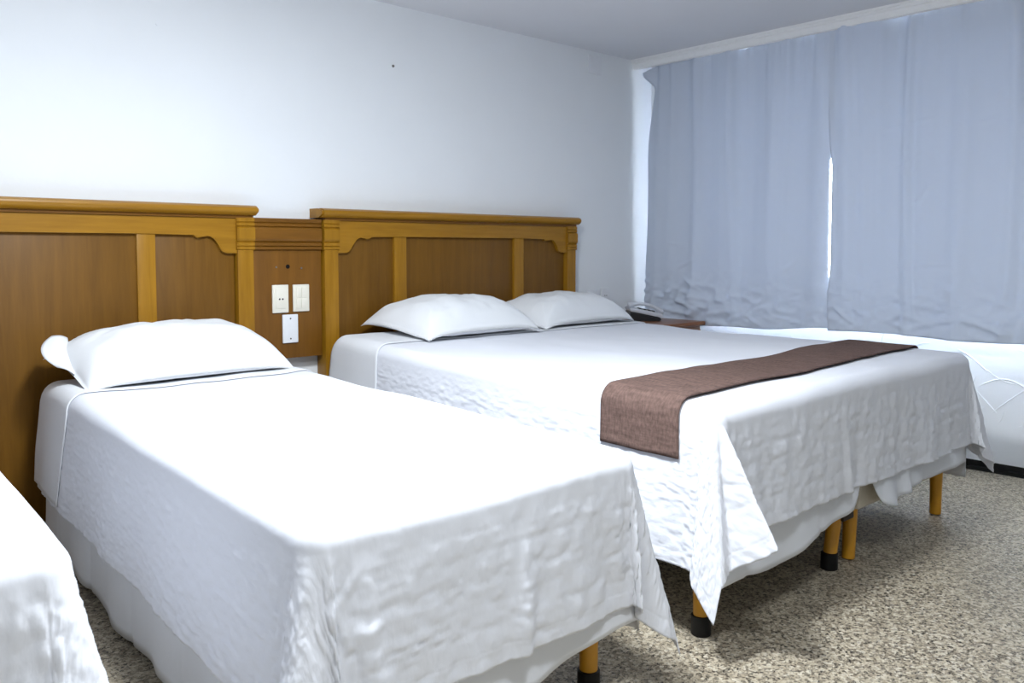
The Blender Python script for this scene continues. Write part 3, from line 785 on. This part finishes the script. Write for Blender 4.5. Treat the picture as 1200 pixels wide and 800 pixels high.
# ------------------------------------------------------------------ curtains
XC = 4.402
def crease(Y, Z, p0, p1, amp, w):
    d = np.array([p1[0] - p0[0], p1[1] - p0[1]]); L = np.hypot(*d); d = d / L
    s = (Y - p0[0]) * d[0] + (Z - p0[1]) * d[1]; n = -(Y - p0[0]) * d[1] + (Z - p0[1]) * d[0]
    return amp * np.exp(-(n / w) ** 2) * sstep(s, -.02, L * .25) * (1 - sstep(s, L * .75, L + .02))
def curtain(ya, yb, zt_fn, zb_fn, folds, creases, label, seed, edge=None, top=None, xoff=0.0, bunch=None):
    nu = int(abs(yb - ya) / .010); nv = 170
    s, f = np.meshgrid(np.linspace(0, 1, nu), np.linspace(0, 1, nv), indexing='ij')
    Y = ya + (yb - ya) * s
    zt = zt_fn(Y); zb = zb_fn(Y)
    if edge is not None: Y = Y + edge(s, f)
    Z = zt + (zb - zt) * f
    X = np.full_like(Y, XC) + xoff
    for (yc, w, amp) in folds:
        X -= 1.35 * amp * np.exp(-((Y - yc - .02 * np.sin(f * 3 + yc * 7)) / w) ** 2) * (1 - .35 * f)
    X -= .006 * noise(Y * 6, f * 1.2, seed) + .015 * noise(Y * 12, f * .7, seed + 1) * (1 - .7 * f)
    X -= .010 * noise(Y * 30, f * 1.2, seed + 2) * (1 - sstep(f, 0, .34))          # gathers under the rail
    low = sstep(f, .72, .97)
    rid = lambda n: (1 - np.abs(n) * 2.2)
    X -= low * (.008 * noise(Y * 5, Z * 7, seed + 3) + .006 * rid(noise(Y * 9 + Z * 6, Z * 15 - Y * 4, seed + 4)) + .003 * rid(noise(Y * 22 - Z * 9, Z * 30 + Y * 8, seed + 6)))
    if bunch is not None:
        X -= bunch(Y, Z)
    for (p0, p1, amp, w) in creases: X -= crease(Y, Z, p0, p1, amp, w)
    if top is not None:
        dx, dy, dz = top(Y, Z, s, f); X += dx; Y = Y + dy; Z = Z + dz
    P = np.stack([X, Y, Z], -1).reshape(-1, 3)
    uv = np.stack([Y.ravel(), Z.ravel()], 1)
    o = mesh('curtain', P, grid_faces(nu, nv), M['curtain'], None, True, uv)
    md = o.modifiers.new('thickness', 'SOLIDIFY'); md.thickness = .002; md.offset = 0
    return tag(o, label, 'curtain', 'grey blue curtains')
def edgeL(s, f):   # free edge next to the back wall (s=0) and at the seam (s=1)
    e0 = (1 - sstep(s, 0, .08)) * (-.055 * (1 - sstep(f, .0, .35)) - .02 * (1 - f) + .012 * np.sin(f * 9) * f)
    e1 = sstep(s, .93, 1) * (.022 * sstep(f, .36, .46) * (1 - sstep(f, .80, .9)) - .022 * sstep(f, .84, .95) - .02 * (1 - sstep(f, 0, .3)))
    return e0 + e1
def topL(Y, Z, s, f):  # the upper corner flops forward and down
    k = (1 - sstep(s, 0, .035)) * (1 - sstep(f, .0, .10))
    return (-.05 * k, .075 * k, -.045 * k)
def bunchL(Y, Z):
    return .010 * sstep(Y, 3.0, 3.3) * sstep(.84 - Z, 0, .16) + .016 * (1 - 2.4 * np.abs(noise(Y * 11 + Z * 5, Z * 15 - Y * 3, 61))) * sstep(Y, 2.6, 3.1) * sstep(1.0 - Z, 0, .2)
curtain(3.555, 2.262, lambda y: 2.288 + .007 * np.sin(y * 26) + .004 * np.sin(y * 57), lambda y: .628 + .036 * sstep(-y, -3.1, -2.3) + .008 * np.sin(y * 9),
        [(3.36, .05, .014), (3.18, .04, .020), (3.02, .06, .010), (2.90, .035, .018), (2.62, .05, .016), (2.55, .03, .010), (2.36, .05, .014), (3.45, .04, .010)],
        [((3.1, .70), (2.85, .74), .010, .008), ((2.95, .66), (2.65, .78), .010, .010), ((3.4, .74), (3.15, .82), .012, .008), ((3.35, .80), (3.1, .72), .012, .009), ((2.62, .72), (2.42, .68), .010, .008),
         ((2.56, .98), (2.45, 1.06), .006, .006), ((3.38, 1.15), (3.2, 1.12), .006, .006), ((3.32, .98), (3.12, 1.06), .007, .006), ((2.8, .72), (2.7, .66), .01, .008), ((3.25, .93), (3.1, .84), .010, .008), ((3.5, .82), (3.3, .84), .01, .008)],
        'left grey blue curtain, its edge letting daylight in beside the corner', 71, edgeL, topL, 0.0, bunchL)
curtain(2.285, 0.10, lambda y: 2.286 + .003 * np.sin(y * 23), lambda y: .662 + .006 * np.sin(y * 7) + .0 * y,
        [(2.20, .04, .016), (2.02, .05, .018), (1.86, .025, .022), (1.60, .05, .012), (1.40, .03, .018), (1.33, .05, -.008), (1.15, .06, .014), (.9, .05, .016), (.6, .05, .016), (.3, .05, .014), (2.10, .03, .008)],
        [((1.85, .70), (1.60, .765), .014, .010), ((1.60, .765), (1.36, .69), .014, .010), ((2.25, .80), (2.12, .70), .012, .008), ((1.93, .74), (1.84, .82), .01, .008), ((1.95, 1.50), (1.80, 1.58), .006, .005),
         ((2.0, 1.72), (1.75, 1.75), .004, .005), ((1.55, 1.70), (1.42, 1.73), .004, .005), ((1.83, 1.30), (1.76, 1.42), .007, .006), ((1.88, 1.30), (1.80, 1.36), .007, .006), ((1.4, 1.12), (1.1, 1.10), .004, .006), ((1.95, 1.02), (1.6, 1.03), .004, .006), ((1.60, .76), (1.59, .67), .006, .008)],
        'right grey blue curtain hanging above the white wall', 81, lambda s, f: (1 - sstep(s, 0, .05)) * (.016 * (1 - sstep(f, .2, .4)) - .016 * sstep(f, .38, .46) * (1 - sstep(f, .78, .9)) - .012 * sstep(f, .85, 1)), None, -.006)
tag(bx('curtain_rail', 4.405, 4.425, 0.0, 3.60, ZC - .022, ZC, M['white'], None, .002), 'white curtain rail on the ceiling behind the cornice', 'curtain rail')

# ------------------------------------------------------------------ ceiling lamp and added fill light (above the frame)
def lamp_or_fill(pos, power, size, side, label):  # also builds the added fill light, with the same lamp body
    t = thing('lamp_or_fill', label, 'lamp', (pos[0], pos[1], ZC))
    bm_obj('lamp_base', lathe(B(), [(.10, ZC - .018), (.10, ZC)], pos[0], pos[1], 24), M['white'], t, True)
    bm_obj('diffuser', lathe(B(), [(.05, ZC - .045), (.12, ZC - .036), (.15, ZC - .020), (.15, ZC - .016)], pos[0], pos[1], 32), M['lamp'], t, True)
    ld = bpy.data.lights.new('lamp_light', 'AREA'); ld.shape = 'DISK'; ld.size = size; ld.energy = power; ld.color = (0.88, 0.945, 1.0)
    lo = bpy.data.objects.new('lamp_light', ld); COL.objects.link(lo); lo.location = pos
    pd = bpy.data.lights.new('lamp_side_light', 'POINT'); pd.energy = side; pd.shadow_soft_size = .12; pd.color = ld.color
    po = bpy.data.objects.new('lamp_side_light', pd); COL.objects.link(po); po.location = (pos[0], pos[1], pos[2] - .12)
    return t
lamp_or_fill(LAMP_POS, LAMP_POWER, LAMP_SIZE, 15.0, 'round white ceiling lamp above the middle bed')
lamp_or_fill(FILL_POS, FILL_POWER, LAMP_SIZE, 5.0, 'added fill light in a round white lamp body, out of view in front of the beds')
